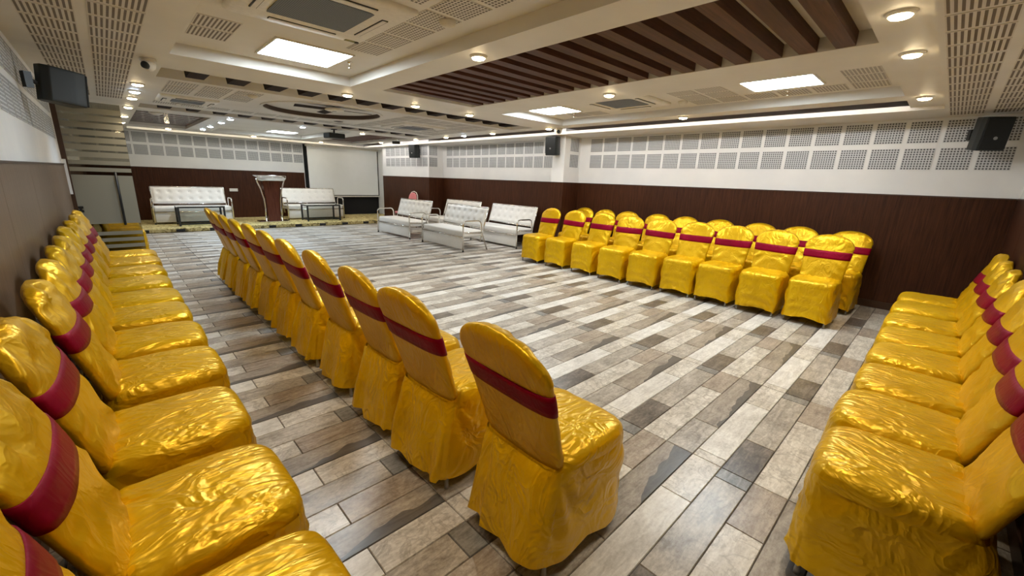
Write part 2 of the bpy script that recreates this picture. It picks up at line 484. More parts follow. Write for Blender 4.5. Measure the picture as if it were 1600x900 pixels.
wall_panels(wl, '+x', XL, YN, 7.9, 0.1); wall_panels(wl, '+x', XL, 8.2, YF, 8.5)
MB().box(XL, XL + .035, 7.97, 8.0, 1.02, 1.46).build('white_edge_strip', M['wall'], wl)
wn = struct(MB().box(XL - .1, XR + .1, YN - .1, YN, 0, H).build('wall_near', M['wall']))
dado_boards(wn, '+y', YN, XL, XR, 1.22, M['dado'], .01)
# pillar and wide pier on the right wall
pil = struct(MB().box(6.372, XR, 5.262, 5.56, 0, H).build('trim_1', M['wall']))
dado_boards(pil, '-x', 6.372, 5.262, 5.56, 1.22, M['dado']); dado_boards(pil, '-y', 5.262, 6.36, XR, 1.22, M['dado'])
wall_panels(pil, '-y', 5.262, 6.37, XR, 6.66)
pier = struct(MB().box(6.39, XR, 10.0, 12.65, 0, H).build('trim_2', M['wall']))
dado_boards(pier, '-x', 6.39, 10.0, 12.65, 1.22, M['dado']); dado_boards(pier, '-y', 10.0, 6.378, XR, 1.22, M['dado'])
wall_panels(pier, '-x', 6.39, 10.0, 12.65, 10.18); wall_panels(pier, '-y', 10.0, 6.38, XR, 6.53, .29)
back = struct(MB().box(4.47, XR, YF - .02, YF, 0, 2.27).build('trim_3', M['black_cloth']))

# stage
stage = struct(MB().box(XL, XR, 11.87, YF, 0.0, .10).build('trim_4', M['carpet'], bevel=.025, seg=3))
bd = MB(); x = XL + .1
while x < 6.7:
    bd.box(x, x + .16, 11.855, 11.875, .015, .075); x += .62
bd.build('border_block', M['rubber'], stage)['kind'] = 'stuff'

# ------------------------------------------------------------------ ceiling
ceil = struct(MB().box(XL - .1, XR + .1, YN - .1, YF + .1, Z3, Z3 + .1).build('ceiling', M['ceil']))
def beam(x0, x1, y0, y1, z0=Z1, name='beam', mat=None, z1=Z3):
    return MB().box(x0, x1, y0, y1, z0, z1).build(name, mat or M['ceil'], ceil)
beam(XL, .51, YN, YF)                                   # band along left wall
beam(.51, 6.15, .242, .5); beam(.51, XR, YN, .242, Z0)      # near border and perforated strip
beam(1.97, 2.27, .5, 4.54); beam(3.48, 4.08, .5, 4.54)
beam(5.40, 5.68, .5, 13.2)
beam(6.15, XR, .242, YF, Z0, 'ledge', None, 2.300)
beam(.51, 5.40, 4.54, 5.19)
beam(.51, 5.40, 8.85, 9.35)
beam(.51, 5.40, 12.55, 13.2)
beam(.51, 6.15, 13.45, YF, Z0, 'ledge', None, 2.300)
beam(1.50, 1.95, 9.35, 12.55); beam(4.0, 4.42, 9.35, 12.55)
beam(2.27, 3.48, 4.44, 4.54, Z1)
# recess soffits
for (x0, x1, y0, y1) in ((.51, 1.97, .5, 4.54), (4.08, 5.40, .5, 4.54), (.51, 5.40, 5.19, 5.75), (.51, 5.40, 8.3, 8.85), (1.95, 4.0, 9.35, 12.55)):
    beam(x0, x1, y0, y1, Z2, 'soffit')
beam(2.27, 3.48, .5, 4.44, 2.366, 'soffit')
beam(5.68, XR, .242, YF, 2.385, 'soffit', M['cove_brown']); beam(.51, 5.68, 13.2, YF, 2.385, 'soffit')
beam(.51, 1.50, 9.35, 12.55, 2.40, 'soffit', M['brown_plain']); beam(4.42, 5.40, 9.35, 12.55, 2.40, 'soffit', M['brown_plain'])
M['cove'] = m_emit('cove_strip_light', (1.0, 0.97, 0.92), 38)  # glow for the added strips that whiten the ledge lips
M['cove_dim'] = m_emit('dim_cove_strip_light', (1.0, 0.90, 0.72), 9)
MB().box(5.682, 5.694, .26, 13.15, 2.318, 2.334).build('cove_strip', M['cove'], ceil)  # unseen strip behind the beam, added to brighten the right ledge lip
MB().box(.55, 5.66, 13.202, 13.214, 2.318, 2.334).build('cove_strip', M['cove_dim'], ceil)  # dimmer unseen strip, added for the far ledge lip
# slats of the pergola field
SL = bpy.data.meshes.new('slat')
SLm = MB().box(0, 1.21, -.05, .05, 2.284, Z3).mesh('slat', M['slat'])
for k in range(20):
    y = .66 + .2 * k
    if y < 4.42: put('slat', SLm, ceil, (2.27, y, 0))
GSm = MB().box(0, .99, -.14, .14, 2.33, 2.40).mesh('slat', M['gloss_slat'], bevel=.01)
GS2 = MB().box(0, .98, -.14, .14, 2.33, 2.40).mesh('slat', M['slat'], bevel=.01)
for k in range(9):
    put('slat', GSm, ceil, (.51, 9.55 + .35 * k, 0)); put('slat', GS2, ceil, (4.42, 9.55 + .35 * k, 0))
# rafter stubs in the two open strips
RFm = MB(); L = [[(-.075, 5.19, 2.283), (.075, 5.19, 2.283), (.075, 5.19, 2.37), (-.075, 5.19, 2.37)], [(-.075, 5.56, 2.283), (.075, 5.56, 2.283), (.075, 5.62, 2.37), (-.075, 5.62, 2.37)]]
RFm = RFm.loops(L).mesh('rafter', M['rafter'])
for k in range(13):
    put('rafter', RFm, ceil, (.80 + .352 * k, 0, 0)); put('rafter', RFm, ceil, (.80 + .352 * k, 3.12, 0))
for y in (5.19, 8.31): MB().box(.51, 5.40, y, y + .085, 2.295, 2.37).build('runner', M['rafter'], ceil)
# panel with the round fan recess
FX, FY, FR = 2.46, 6.62, .78
pm = MB(); x0, x1, y0, y1 = .51, 5.40, 5.75, 8.3; n = 64
def rim(a):
    c, s = cos(a), sin(a); t = 1e9
    if c > 1e-9: t = min(t, (x1 - FX) / c)
    if c < -1e-9: t = min(t, (x0 - FX) / c)
    if s > 1e-9: t = min(t, (y1 - FY) / s)
    if s < -1e-9: t = min(t, (y0 - FY) / s)
    return (FX + t * c, FY + t * s)
angs = sorted([2 * pi * k / n for k in range(n)] + [atan2(b - FY, a - FX) % (2 * pi) for a in (x0, x1) for b in (y0, y1)])
outer = [rim(a) for a in angs]; inner = [(FX + FR * cos(a), FY + FR * sin(a)) for a in angs]
pm.loops([[(a, b, Z2 + .02) for a, b in outer], [(a, b, Z1) for a, b in outer], [(a, b, Z1) for a, b in inner]], False, False)
pm.build('fan_panel', M['ceil'], ceil)
rg = MB(); rg.loops([[(a, b, Z1 - .004) for a, b in inner], [(a, b, 2.335) for a, b in inner]], False, False)
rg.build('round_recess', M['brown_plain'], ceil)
MB().loops([[(a, b, 2.335) for a, b in inner], [(a, b, 2.35) for a, b in inner]]).build('recess_soffit', M['ceil'], ceil)
tr = MB(); R2 = FR + .035
tr.loops([[(FX + r * cos(a), FY + r * sin(a), z) for a in angs] for r, z in ((FR, Z1), (FR, Z1 - .012), (R2, Z1 - .012), (R2, Z1))], False, False)
tr.build('recess_ring', M['ceil'], ceil)
# perforated tiles
CD = panel_mesh('perforated_tile', .262, .262, M['perf_dot'], .004)
CS = panel_mesh('slotted_tile', .252, .272, M['perf_slot'], .004)
DOWN = (pi, 0, 0)
for j in range(27):
    for xx in (.188, -.116):
        if .0 + .3 * j < 7.9 and j * .3 > .3: put('slotted_tile', CS, ceil, (xx, .06 + .3 * j, Z1), DOWN)
for i in range(18):
    put('slotted_tile', CS, ceil, (1.40 + .3 * i, .085, Z0), (pi, 0, pi / 2)); put('slotted_tile', CS, ceil, (1.40 + .3 * i, -.22, Z0), (pi, 0, pi / 2))
def near_items(x, y, items):
    return any(a - .13 < x < b + .13 and c - .13 < y < d + .13 for a, b, c, d in items)
A_ITEMS = [(1.06, 1.66, 3.70, 4.30), (.66, 1.52, 2.43, 3.33)]
C_ITEMS = [(4.30, 4.90, 3.78, 4.38), (4.30, 4.90, 1.02, 1.62), (4.2, 5.05, 2.55, 3.4)]
for j in range(13):
    y = .73 + .3 * j
    if y > 4.2: continue
    for x in (.705, .995):
        if not near_items(x, y, A_ITEMS): put('slotted_tile', CS, ceil, (x, y, Z2), DOWN)
    for x in (1.34, 1.66):
        if not near_items(x, y, A_ITEMS): put('perforated_tile', CD, ceil, (x, y, Z2), DOWN)
    for x in (4.27, 4.57, 4.87, 5.17):
        if not near_items(x, y, C_ITEMS): put('perforated_tile', CD, ceil, (x, y, Z2), DOWN)
E_ITEMS = [(1.5, 3.4, 5.6, 7.6), (.6, 1.25, 6.95, 7.55), (3.75, 4.6, 6.55, 7.5)]
for i in range(15):
    for j in range(7):
        x, y = .75 + .31 * i, 6.0 + .31 * j
        if not near_items(x, y, E_ITEMS): put('perforated_tile', CD, ceil, (x, y, Z1), DOWN)

# ------------------------------------------------------------------ lamps
trim_me = MB().lathe([(.050, -.016), (.062, -.008), (.066, 0), (.06, .004)], 24).mesh('trim_ring', M['white_plastic'], True)
def lens_me(k): return MB().lathe([(.0, -.030), (.025, -.029), (.042, -.024), (.051, -.014)], 20).mesh('lens', M[k], False)
LENS = {'lamp_warm': lens_me('lamp_warm'), 'lamp_cool': lens_me('lamp_cool')}
def spot_data(k, watts):
    l = bpy.data.lights.new('bulb', 'SPOT'); l.energy = watts
    l.color = WARM_COLOR if k == 'lamp_warm' else COOL_COLOR
    l.spot_size = radians(128); l.spot_blend = 1.0; l.shadow_soft_size = .035
    return l
SP = {'lamp_warm': spot_data('lamp_warm', WARM_WATTS), 'lamp_cool': spot_data('lamp_cool', COOL_WATTS)}
def downlight(x, y, label, cool=False, z=Z1):
    k = 'lamp_cool' if cool else 'lamp_warm'
    t = thing('downlight', label, 'light', (x, y, z), 0, 'recessed round downlights')
    put('trim_ring', trim_me, t); put('lens', LENS[k], t)
    b = bpy.data.objects.new('bulb', SP[k]); COL.objects.link(b); b.parent = t; b.location = (0, 0, -.04)
DL = [(2.12, .37, 0, 'warm downlight in near border at the near end of the wide beam'),  # out of view, added to light the nearest middle chair
      (2.99, .37, 0, 'warm round downlight at the top edge, second from right end of near border'),
      (3.84, .37, 0, 'warm round downlight in near border beside the last wooden slat'),
      (5.55, .37, 0, 'warm round downlight in the ceiling corner nearest the right speaker'),
      (2.12, 2.63, 0, 'warm downlight on the wide beam between the big vent and the wooden slats'),
      (2.12, 4.98, 0, 'warm downlight at the crossing below the large lit square panel'),
      (2.97, 4.94, 0, 'warm downlight on the cross beam under the far end of the slats'),
      (3.82, 4.92, 0, 'warm downlight on the cross beam at the right corner of the slats'),
      (3.80, 2.61, 0, 'warm downlight beside the wooden slats between two right lit panels'),
      (5.53, 2.63, 0, 'warm downlight on the dark band above the middle of right wall'),
      (5.53, 4.95, 0, 'warm downlight just left of the dome camera at the pillar'),
      (.40, .40, 0, 'warm downlight in the near left ceiling corner above the chairs'),  # this and the next two are unseen, added to brighten the left seats
      (.40, 1.50, 0, 'warm downlight on left band above the first chairs by the wall'),
      (.40, 2.60, 0, 'warm downlight on left band before the dome camera'),
      (.40, 6.41, 0, 'warm downlight on left band, nearest the dome camera above glass door'),
      (.40, 7.05, 1, 'bluish downlight on the left band above the glass door'),
      (.40, 7.73, 0, 'warm downlight on left band, just past the bluish one'),
      (.40, 8.95, 0, 'small warm downlight on left band beside the first dark rafter stubs'),
      (.40, 10.6, 0, 'warm downlight on left band beside the glossy mahogany slats'),
      (.40, 12.1, 0, 'warm downlight at the far end of left band near the far wall'),
      (5.53, 6.39, 0, 'warm downlight on right band, first past the pillar speaker'),
      (5.53, 7.31, 1, 'bluish downlight on right band between two warm ones'),
      (5.53, 7.95, 0, 'warm downlight on right band just past the bluish one'),
      (5.53, 9.21, 0, 'warm downlight on right band near the speaker on the pier'),
      (5.53, 11.0, 0, 'warm downlight on right band next to the projection screen'),
      (1.74, 9.10, 1, 'white downlight on second cross beam at right end of glossy slats'),
      (1.74, 9.9, 1, 'white downlight between glossy slats and far lit panel, nearest one'),
      (1.74, 11.07, 1, 'white downlight between glossy slats and far lit panel, middle one'),
      (1.74, 12.0, 1, 'white downlight between glossy slats and far lit panel, farthest one'),
      (2.94, 9.10, 1, 'bright bluish downlight in front of the far lit square panel'),
      (4.15, 9.10, 0, 'warm downlight on second cross beam to the right of projector'),
      (4.22, 10.5, 1, 'white downlight right of the projector over the stage side'),
      (2.92, 12.8, 0, 'warm downlight on the last cross beam over the lectern'),
      (1.2, 12.8, 0, 'warm downlight on the last cross beam over the left stage sofa'),
      (4.6, 12.8, 0, 'warm downlight on the last cross beam in front of the screen')]
for x, y, c, lab in DL: downlight(x, y, lab, bool(c))
led_frame = MB()
for a in ((-.30, .30, -.30, -.285), (-.30, .30, .285, .30), (-.30, -.285, -.285, .285), (.285, .30, -.285, .285)):
    led_frame.box(*a, -.012, 0)
led_frame = led_frame.mesh('frame', M['white_plastic'])
led_diff = MB().box(-.285, .285, -.285, .285, -.009, -.002).mesh('diffuser', M['led'])
for x, y, lab in ((1.36, 4.00, 'big lit square ceiling panel beside the large air conditioner'),
                  (4.60, 4.08, 'lit square panel right of the slats, farther one near the dome camera'),
                  (4.60, 1.32, 'lit square panel right of the slats, nearer and larger one'),
                  (3.35, 11.9, 'small far lit square panel above the stage left of projector')):
    t = thing('led_panel', lab, 'light', (x, y, Z2), 0, 'square lit ceiling panels')
    put('frame', led_frame, t); put('diffuser', led_diff, t)
sp_me = MB().lathe([(.006, 0), (.022, -.004), (.022, -.008), (.007, -.012), (.007, -.03), (.012, -.034), (.004, -.045), (.016, -.052), (.016, -.055)], 12).mesh('sprinkler', M['chrome'], True)
for x, y, lab in ((1.72, 3.95, 'small pendent sprinkler head beside the big lit panel'),
                  (5.0, 4.0, 'small pendent sprinkler head beside the farther right lit panel'),
                  (5.02, 1.35, 'small pendent sprinkler head beside the nearer right lit panel')):
    tag(put('sprinkler', sp_me, None, (x, y, Z2)), lab, 'sprinkler', 'ceiling sprinkler heads')

# ------------------------------------------------------------------ ceiling fittings
def cassette(x, y, z, s, lab, rot=0):
    t = thing('air_conditioner', lab, 'air conditioner', (x, y, z), rot, 'ceiling cassette air conditioners')
    h = s / 2; g = h * .56
    b = MB()
    def rr(a, r, zz):
        out = []
        for cx, cy, a0 in ((a - r, a - r, 0), (-(a - r), a - r, pi / 2), (-(a - r), -(a - r), pi), (a - r, -(a - r), 1.5 * pi)):
            out += [(*p, zz) for p in arc(cx, cy, r, a0, a0 + pi / 2, 5)]
        return out
    b.loops([rr(h, .03, 0), rr(h, .03, -.018), rr(h - .02, .03, -.03), rr(g + .02, .07, -.034), rr(g, .06, -.024)], False, True)
    b.build('body', M['white_plastic'], t, True)
    gm = panel_mesh('grille', 2 * g * .98, 2 * g * .98, M['ac_grille'], .006); put('grille', gm, t, (0, 0, -.024), DOWN)
    for k in range(4):
        v = MB().box(-g * .86, g * .86, g + .055, g + .095, -.037, -.030).build('vent_slot', M['dark_slot'], t)
        v.rotation_euler = (0, 0, k * pi / 2)
        l = MB().box(-g * .84, g * .84, g + .060, g + .088, -.040, -.037).build('vent_flap', M['white_plastic'], t); l.rotation_euler = (0.0, 0, k * pi / 2)
    return t
ac = cassette(1.09, 2.88, Z2, .86, 'large white cassette air conditioner with grey grille at top edge')
MB().box(.30, .37, .36, .39, -.0345, -.031).build('sticker', M['olive'], ac)
MB().lathe([(.016, -.031), (.016, -.036)], 12, (.385, .375, 0)).build('sensor', M['rubber'], ac)
cassette(4.62, 2.98, Z2, .84, 'cassette air conditioner right of the slats between the two lit panels')
cassette(.93, 7.25, Z1, .62, 'cassette air conditioner in the middle ceiling panel beside left band')
cassette(4.17, 7.02, Z1, .86, 'cassette air conditioner in the middle ceiling panel on right side')
det = MB().lathe([(.055, 0), (.055, -.012), (.046, -.03), (.02, -.042), (.0, -.044)], 20)
det_me = det.mesh('body', M['white_plastic'], True); ring_me = MB().lathe([(.044, -.031), (.049, -.024), (.049, -.021), (.044, -.021)], 20).mesh('sensor_slot', M['dark_slot'], True)
for x, y, z, lab in ((1.72, 2.45, Z2, 'round smoke detector on ceiling near top edge by the wide beam'),
                     (5.03, 2.42, Z2, 'round smoke detector between the two right lit panels'),
                     (1.42, 6.05, Z1, 'small detector on the middle ceiling panel left of the fan'),
                     (4.98, 6.6, Z1, 'small detector on the middle ceiling panel near right band')):
    t = thing('smoke_detector', lab, 'detector', (x, y, z), 0, 'ceiling detectors'); put('body', det_me, t); put('sensor_slot', ring_me, t)
t = thing('ceiling_speaker', 'round flush speaker in the middle ceiling panel behind the fan', 'speaker', (3.03, 7.55, Z1))
MB().lathe([(.09, 0), (.095, -.006), (.08, -.008), (.078, -.004)], 28).build('rim', M['white_plastic'], t, True); MB().lathe([(.0, -.0062), (.077, -.006)], 28).build('grille', M['rafter'], t)
t = thing('ceiling_speaker', 'white round fitting among the glossy mahogany slats', 'speaker', (.78, 9.75, 2.33))
MB().lathe([(.09, 0), (.10, -.03), (.07, -.05), (.0, -.055)], 24).build('body', M['white_plastic'], t, True); MB().lathe([(.05, -.05), (.052, -.058), (.0, -.058)], 20).build('cone', M['ceil'], t, True)
t = thing('ceiling_fan', 'ceiling fan with dark blades inside the round recess', 'fan', (FX + .06, FY - .22, 2.335))
MB().lathe([(.02, 0), (.02, -.02), (.09, -.022), (.13, -.035), (.13, -.05), (.09, -.062), (.0, -.063)], 28).build('motor', M['white_plastic'], t, True)
MB().lathe([(.03, -.062), (.03, -.067), (.0, -.067)], 16).build('cap', M['grey_metal'], t)
for a in (pi * .95, -.12, pi / 2):
    b = MB().box(.12, .52, -.06, .06, -.045, -.039).build('blade', M['rafter'], t, bevel=.002); b.rotation_euler = (0.12, 0, a)
def dome_camera(x, y, z, aim, lab):
    t = thing('security_camera', lab, 'camera', (x, y, z), aim, 'white security cameras')
    MB().lathe([(.055, 0), (.056, -.02), (.05, -.028)], 24).build('base', M['white_plastic'], t, True)
    MB().lathe([(.046, -.026), (.05, -.045), (.042, -.075), (.022, -.095), (.0, -.10)], 24).build('ball', M['white_plastic'], t, True)
    MB().lathe([(.028, .0), (.028, .03), (.022, .034), (.0, .034)], 20, (0, -.028, -.06), 0, 'y').build('lens', M['black_plastic'], t, True)
dome_camera(.40, 4.90, Z1, -.6, 'white dome camera with black lens at left beam crossing')
dome_camera(5.62, 4.80, Z1, -1.0, 'small white dome camera hanging above the pillar speaker')
t = thing('security_camera', 'black bullet camera on ceiling right of the screen', 'camera', (5.3, 9.75, Z1), .9, 'white security cameras')
MB().box(-.035, .035, -.09, .09, -.11, -.045).build('housing', M['black_plastic'], t, bevel=.012); MB().tube([(0, 0, 0), (0, 0, -.05)], .012).build('stem', M['white_plastic'], t); MB().lathe([(.035, 0), (.035, -.01), (0, -.011)], 16).build('mount', M['white_plastic'], t)
MB().lathe([(.024, .0), (.024, .012), (.0, .012)], 16, (0, -.086, -.078), 0, 'y').build('lens', M['chrome'], t)
# projector
t = thing('projector', 'black projector hanging from ceiling pole before the screen', 'projector', (3.50, 8.98, Z1), .1)
MB().tube([(0, 0, 0), (0, 0, -.08)], .016).build('pole', M['black_metal'], t); MB().lathe([(.06, 0), (.06, -.012), (.0, -.013)], 16).build('ceiling_plate', M['black_metal'], t)
MB().box(-.17, .17, -.13, .13, -.18, -.08).build('body', M['black_plastic'], t, bevel=.018); MB().lathe([(.036, .0), (.036, .02), (.026, .022), (.0, .02)], 20, (.08, .15, -.125), 0, 'y').build('lens', M['chrome'], t, True)
# wall speakers
def loudspeaker(loc, rz, tilt, lab, off, sc=1.0):
    t = thing('loudspeaker', lab, 'speaker', loc, rz, 'black wall loudspeakers')
    w, d, h = .13 * sc, .24, .19 * sc
    # local: faces -Y
    def ring(z, s):
        return [(-w * s, -.11, z), (w * s, -.11, z), (w * s, -.04, z), (w * .72 * s, .10, z), (w * .35 * s, .14, z), (-w * .35 * s, .14, z), (-w * .72 * s, .10, z), (-w * s, -.04, z)]
    b = MB().loops([ring(-h, .97), ring(-h * .9, 1), ring(h * .9, 1), ring(h, .97)]).build('cabinet', M['black_plastic'], t, bevel=.006); b.rotation_euler = (tilt, 0, 0)
    g = MB().box(-w * .93, w * .93, -.125, -.112, -h * .93, h * .93).build('grille', M['speaker_mesh'], t, bevel=.004); g.rotation_euler = (tilt, 0, 0)
    e = MB().lathe([(.016, .0), (.016, .003), (.0, .003)], 14, (0, -.125, -h * .25), 0, 'y').build('badge', M['grey_metal'], t); e.rotation_euler = (tilt, 0, 0)
    k = MB(); k.tube([(0, .12, 0), (0, .15, 0), (off[0] * .7, off[1] * .7 + .04, .02), (off[0], off[1], .02)], .014); k.box(off[0] - .022, off[0] + .022, off[1] - .022, off[1] + .022, -.04, .07)
    k.build('bracket', M['black_metal'], t)
loudspeaker((6.56, -.11, 2.035), radians(-62), .12, 'black loudspeaker in the corner at the right edge', (0, .25), .84)
loudspeaker((6.22, 5.42, 2.06), radians(-80), .08, 'black loudspeaker on the pillar behind gold chairs', (0, .15), .88)
loudspeaker((6.22, 10.42, 2.08), radians(-75), .08, 'small far black loudspeaker on the pier beside screen', (0.02, .17), .9)
loudspeaker((-.15, 5.05, 1.985), radians(122), .1, 'black loudspeaker on the left wall above the glass door', (.0, .2), .68)

# ------------------------------------------------------------------ chairs
def sgnpow(x, p): return math.copysign(abs(x) ** p, x)
def fb(x, y, z, s): return noise.noise(Vector((x * s, y * s, z * s)))
NB = 56
def back_yc(z): 
    t = (z - .45) / .51
    return -.152 - .150 * t - .022 * t * t
def back_w(z):
    zb, zt = .395, .946
    if z < .50:
        u = min(1, (.50 - z) / (.50 - zb)); return .203 * (max(0, 1 - u ** 3.0)) ** (1 / 3.0) * .97 + .006
    if z < .80: return .203 + .020 * (z - .53) / .27
    u = (z - .80) / (zt - .80); return .223 * max(0, 1 - u ** 2.1) ** (1 / 1.9) + .004
def ridge(x, y, z, s):
    return 1 - 2.2 * abs(noise.noise(Vector((x * s, y * s, z * s))))
def back_t(z):
    u = max(0, (z - .88) / .066); return .031 * sqrt(max(.05, 1 - u * u)) if z > .88 else .031
def back_pt(z, a, off, cap, sd, amp=1.0):
    w_, t_ = back_w(z), back_t(z)
    c, s = cos(a), sin(a)
    x = (w_ + off) * sgnpow(c, .55); y = back_yc(z) + (t_ + off) * sgnpow(s, .75)
    # the pad is softer in the middle of the front
    front = max(0, s)
    y += .012 * front * (1 - (x / .23) ** 2)
    d = 0
    if cap and z > .78:
        k = min(1, (z - .78) / .05) * amp
        d = k * (.014 * fb(x + sd, y, z, 10) + .012 * ridge(x * 1.2 + sd, y, z * .7, 13) - .008)
        d *= (1 if front > 0 else .8)
    elif front > 0 and z < .672:
        r = hypot(abs(x) - .23, (z - .74) * .8)
        d = min(1, (.672 - z) / .03) * front * (.006 * (1 - 2 * abs(sin(30 * r + 2 * fb(x, z, sd, 5)))) + .006 * ridge(x * 1.3 + sd, y, z * .8 + x * .8, 10)) * (.6 + .4 * amp)
    else:
        d = .0012 * fb(x + sd, z, 1, 14)
    y += d * (1 if s > -.2 else .5); x += d * .5 * c
    zz = z + (.5 * d if z > .9 else 0)
    return (x, y, zz)
def chair_meshes(sd, cap_amp):
    random.seed(sd)
    out = {}
    # back cover
    zs = [.397, .40, .407, .416, .428, .444, .464, .49, .51] + [.53 + .0115 * k for k in range(0, 34)]
    zs = [z for z in zs if z < .905] + [.908, .916, .923, .929, .934, .938, .942, .945]
    L = [[back_pt(z, 2 * pi * k / NB, 0, True, sd, cap_amp) for k in range(NB)] for z in zs]
    out['back_cover'] = MB().loops(L).mesh('back_cover', M['satin_back'], True)
    # sash
    L = []
    tw = random.uniform(-.004, .004)
    for dz, off in ((0, .0), (.001, .0035), (.022, .0045), (.042, .0040), (.062, .0045), (.084, .0035), (.085, .0)):
        ring = []
        for k in range(NB):
            a = 2 * pi * k / NB; p = back_pt(.684 + dz, a, off + .0015 * fb(cos(a) * 3, dz * 20, sd, 3) * (off > 0), False, sd, .25)
            ring.append((p[0], p[1], p[2] + tw * p[0] * 8))
        L.append(ring)
    out['sash'] = MB().loops(L, False, False).mesh('sash', M['sash'], True)
    # seat and skirt
    n = 112
    def plan(a, s, e, fl=0):
        c, q = cos(a), sin(a)
        X = .219 * sgnpow(c, 2 / e); Y = .01 + (.252 if q > 0 else .198 + .07 * fl) * sgnpow(q, 2 / e)
        X *= 1 - .05 * max(0, -(Y - .05))
        return X * s, .01 + (Y - .01) * s
    def dis(x, y, z):
        edge = max(0, 1 - abs(y + .12) / .06)
        fold = ridge(x * 1.6 + sd, y * .7 + x * .5, 2.0, 11) * .5 + ridge(x + sd, y * 1.2 - x * .7, 5.0, 19) * .25
        return .0045 * fold + .004 * fb(x + sd, y, z, 6) + edge * .007 * sin(95 * x + 6 * fb(x, y, sd, 6))
    L = []
    for s, z in [(.02, .492), (.1, .492), (.2, .4915), (.3, .491), (.4, .4905), (.5, .4895), (.58, .4885), (.66, .487), (.74, .485), (.80, .4825), (.86, .479), (.91, .474), (.95, .467), (.98, .458), (.997, .447), (1.004, .434), (1.004, .42), (1.0, .408)]:
        ring = []
        for k in range(n):
            a = 2 * pi * k / n; x, y = plan(a, s, 5.2)
            z_ = z - .010 * max(0, (-.05 - y) / .2) - (.03 * min(1, (-.13 - y) / .05) if y < -.13 else 0)
            d = dis(x, y, z)
            if z > .44: ring.append((x, y, z_ + d))
            else: ring.append((x * (1 + d * 2), y + d * (1 if y > 0 else -1), z_))
        L.append(ring)
    out['seat_cover'] = MB().loops(L, True, False).mesh('seat_cover', M['satin'], True)
    L = []
    ph = [random.uniform(0, 6) for _ in range(4)]
    for i in range(19):
        t = i / 18; z = .43 - t * .358
        ring = []
        for k in range(n):
            a = 2 * pi * k / n; x, y = plan(a, .990 + .022 * t, 6.5, t ** .8)
            nx, ny = cos(a), sin(a)
            d = .004 * fb(x * 1.2 + sd, y * 1.2, z, 9)
            if ny > .55 and abs(x) < .2:          # front: swags hung from the corners
                q = z + 2.4 * x * x + .1 * x * sin(ph[1]) + .03 * fb(x * 2, z, sd, 6)
                d += t ** .4 * (.018 * (1 - abs(sin(30 * q + ph[0]))) ** 1.5 + .010 * ridge(x * .7 + sd, 1, q, 14)) * (1 - (x / .21) ** 4)
            elif ny < -.55:                        # rear: loose hanging pleats
                d += t ** .6 * (.030 * (.5 + .5 * cos(31 * x * (1 + .25 * t) + ph[1])) ** 2 + .010 * sin(52 * x + ph[2] + 2 * t)) + .004 * ridge(x * 1.5 + sd, 1, z * .5, 9)
            else:                                  # sides: folds fan out from the seat and back joint
                ang = atan2(.46 - z, y + .20)
                d += (.007 * sin(13 * ang + ph[2] + 2 * fb(y, z, sd, 6)) + .006 * ridge(ang * .12, y * .3 + sd, z * .3, 20)) * min(1, hypot(y + .20, .46 - z) / .2)
            d = min(d, .034 if abs(nx) < .6 else .010)
            hem = 0
            if t > .9:
                hem = (t - .9) / .1 * (.012 * cos(x * 11) * (ny > .5) + .006 * sin(21 * (x + y) + ph[3]) - .012 * (abs(x) > .19) * (ny > 0))
            ring.append((x + nx * d, y + ny * d, z + hem))
        L.append(ring)
    out['skirt'] = MB().loops(L, False, False).mesh('skirt', M['satin'], True)
    return out
leg_me = MB().lathe([(.0, 0), (.0115, 0), (.0115, .018), (.010, .02), (.010, .16), (.004, .17)], 10).mesh('leg', [M['grey_metal']], True)
VARS = [chair_meshes(3, .35), chair_meshes(11, .35), chair_meshes(23, .35)]
CAPV = [chair_meshes(31, 1.25), chair_meshes(44, 1.35), chair_meshes(58, 1.2)]
PARTS = ('back_cover', 'sash', 'seat_cover', 'skirt')
def make_chair(v):
    t = thing('banquet_chair', 'gold satin covered banquet chair with maroon sash', 'chair')
    for p in PARTS: put(p, v[p], t)
    for sx in (-1, 1):
        for sy in (-.20, .222): put('leg', leg_me, t, (sx * .186, sy, 0))
    return t
PROTO = {}
def chair(kind, k, x, y, rz, label, group):
    key = (kind, k % 3)
    src = (CAPV if kind == 'cap' else VARS)[k % 3]
    if key not in PROTO: PROTO[key] = t = make_chair(src)
    else: t = copy_tree(PROTO[key])
    t.location = (x, y, 0); t.rotation_euler = (0, 0, rz)
    tag(t, label, 'chair', group)
ORD = ['first', 'second', 'third', 'fourth', 'fifth', 'sixth', 'seventh', 'eighth', 'ninth', 'tenth', 'eleventh', 'twelfth', 'thirteenth', 'fourteenth']
random.seed(5)
J = lambda a: random.uniform(-a, a)
# along the left wall, facing right
for k, y in enumerate([.33, .835, 1.33, 1.885, 2.46, 2.975, 3.51, 3.98, 4.54, 5.09, 5.64, 6.14]):
    chair('cap', k, .022 + J(.01), y, -pi / 2 + J(.03), f'gold chair with crumpled top in row along left wall, {ORD[k]} from the camera', 'gold chairs along the left wall')
for k, y in enumerate([8.45, 9.0, 9.55]):
    chair('cap', k, .045 + J(.01), y, -pi / 2, f'gold chair against left wall behind the glass door, {ORD[k]} past the glass', 'gold chairs along the left wall')
# middle row, backs to the camera
for k, y in enumerate([.93, 1.545, 2.045, 2.63, 3.20, 3.76, 4.29, 4.78, 5.26, 5.74, 6.22]):
    chair('var', k, 1.135 + J(.012), y, -pi / 2 + J(.035), f'gold chair in middle row seen from behind, {ORD[k]} from the camera', 'gold chairs in the middle row')
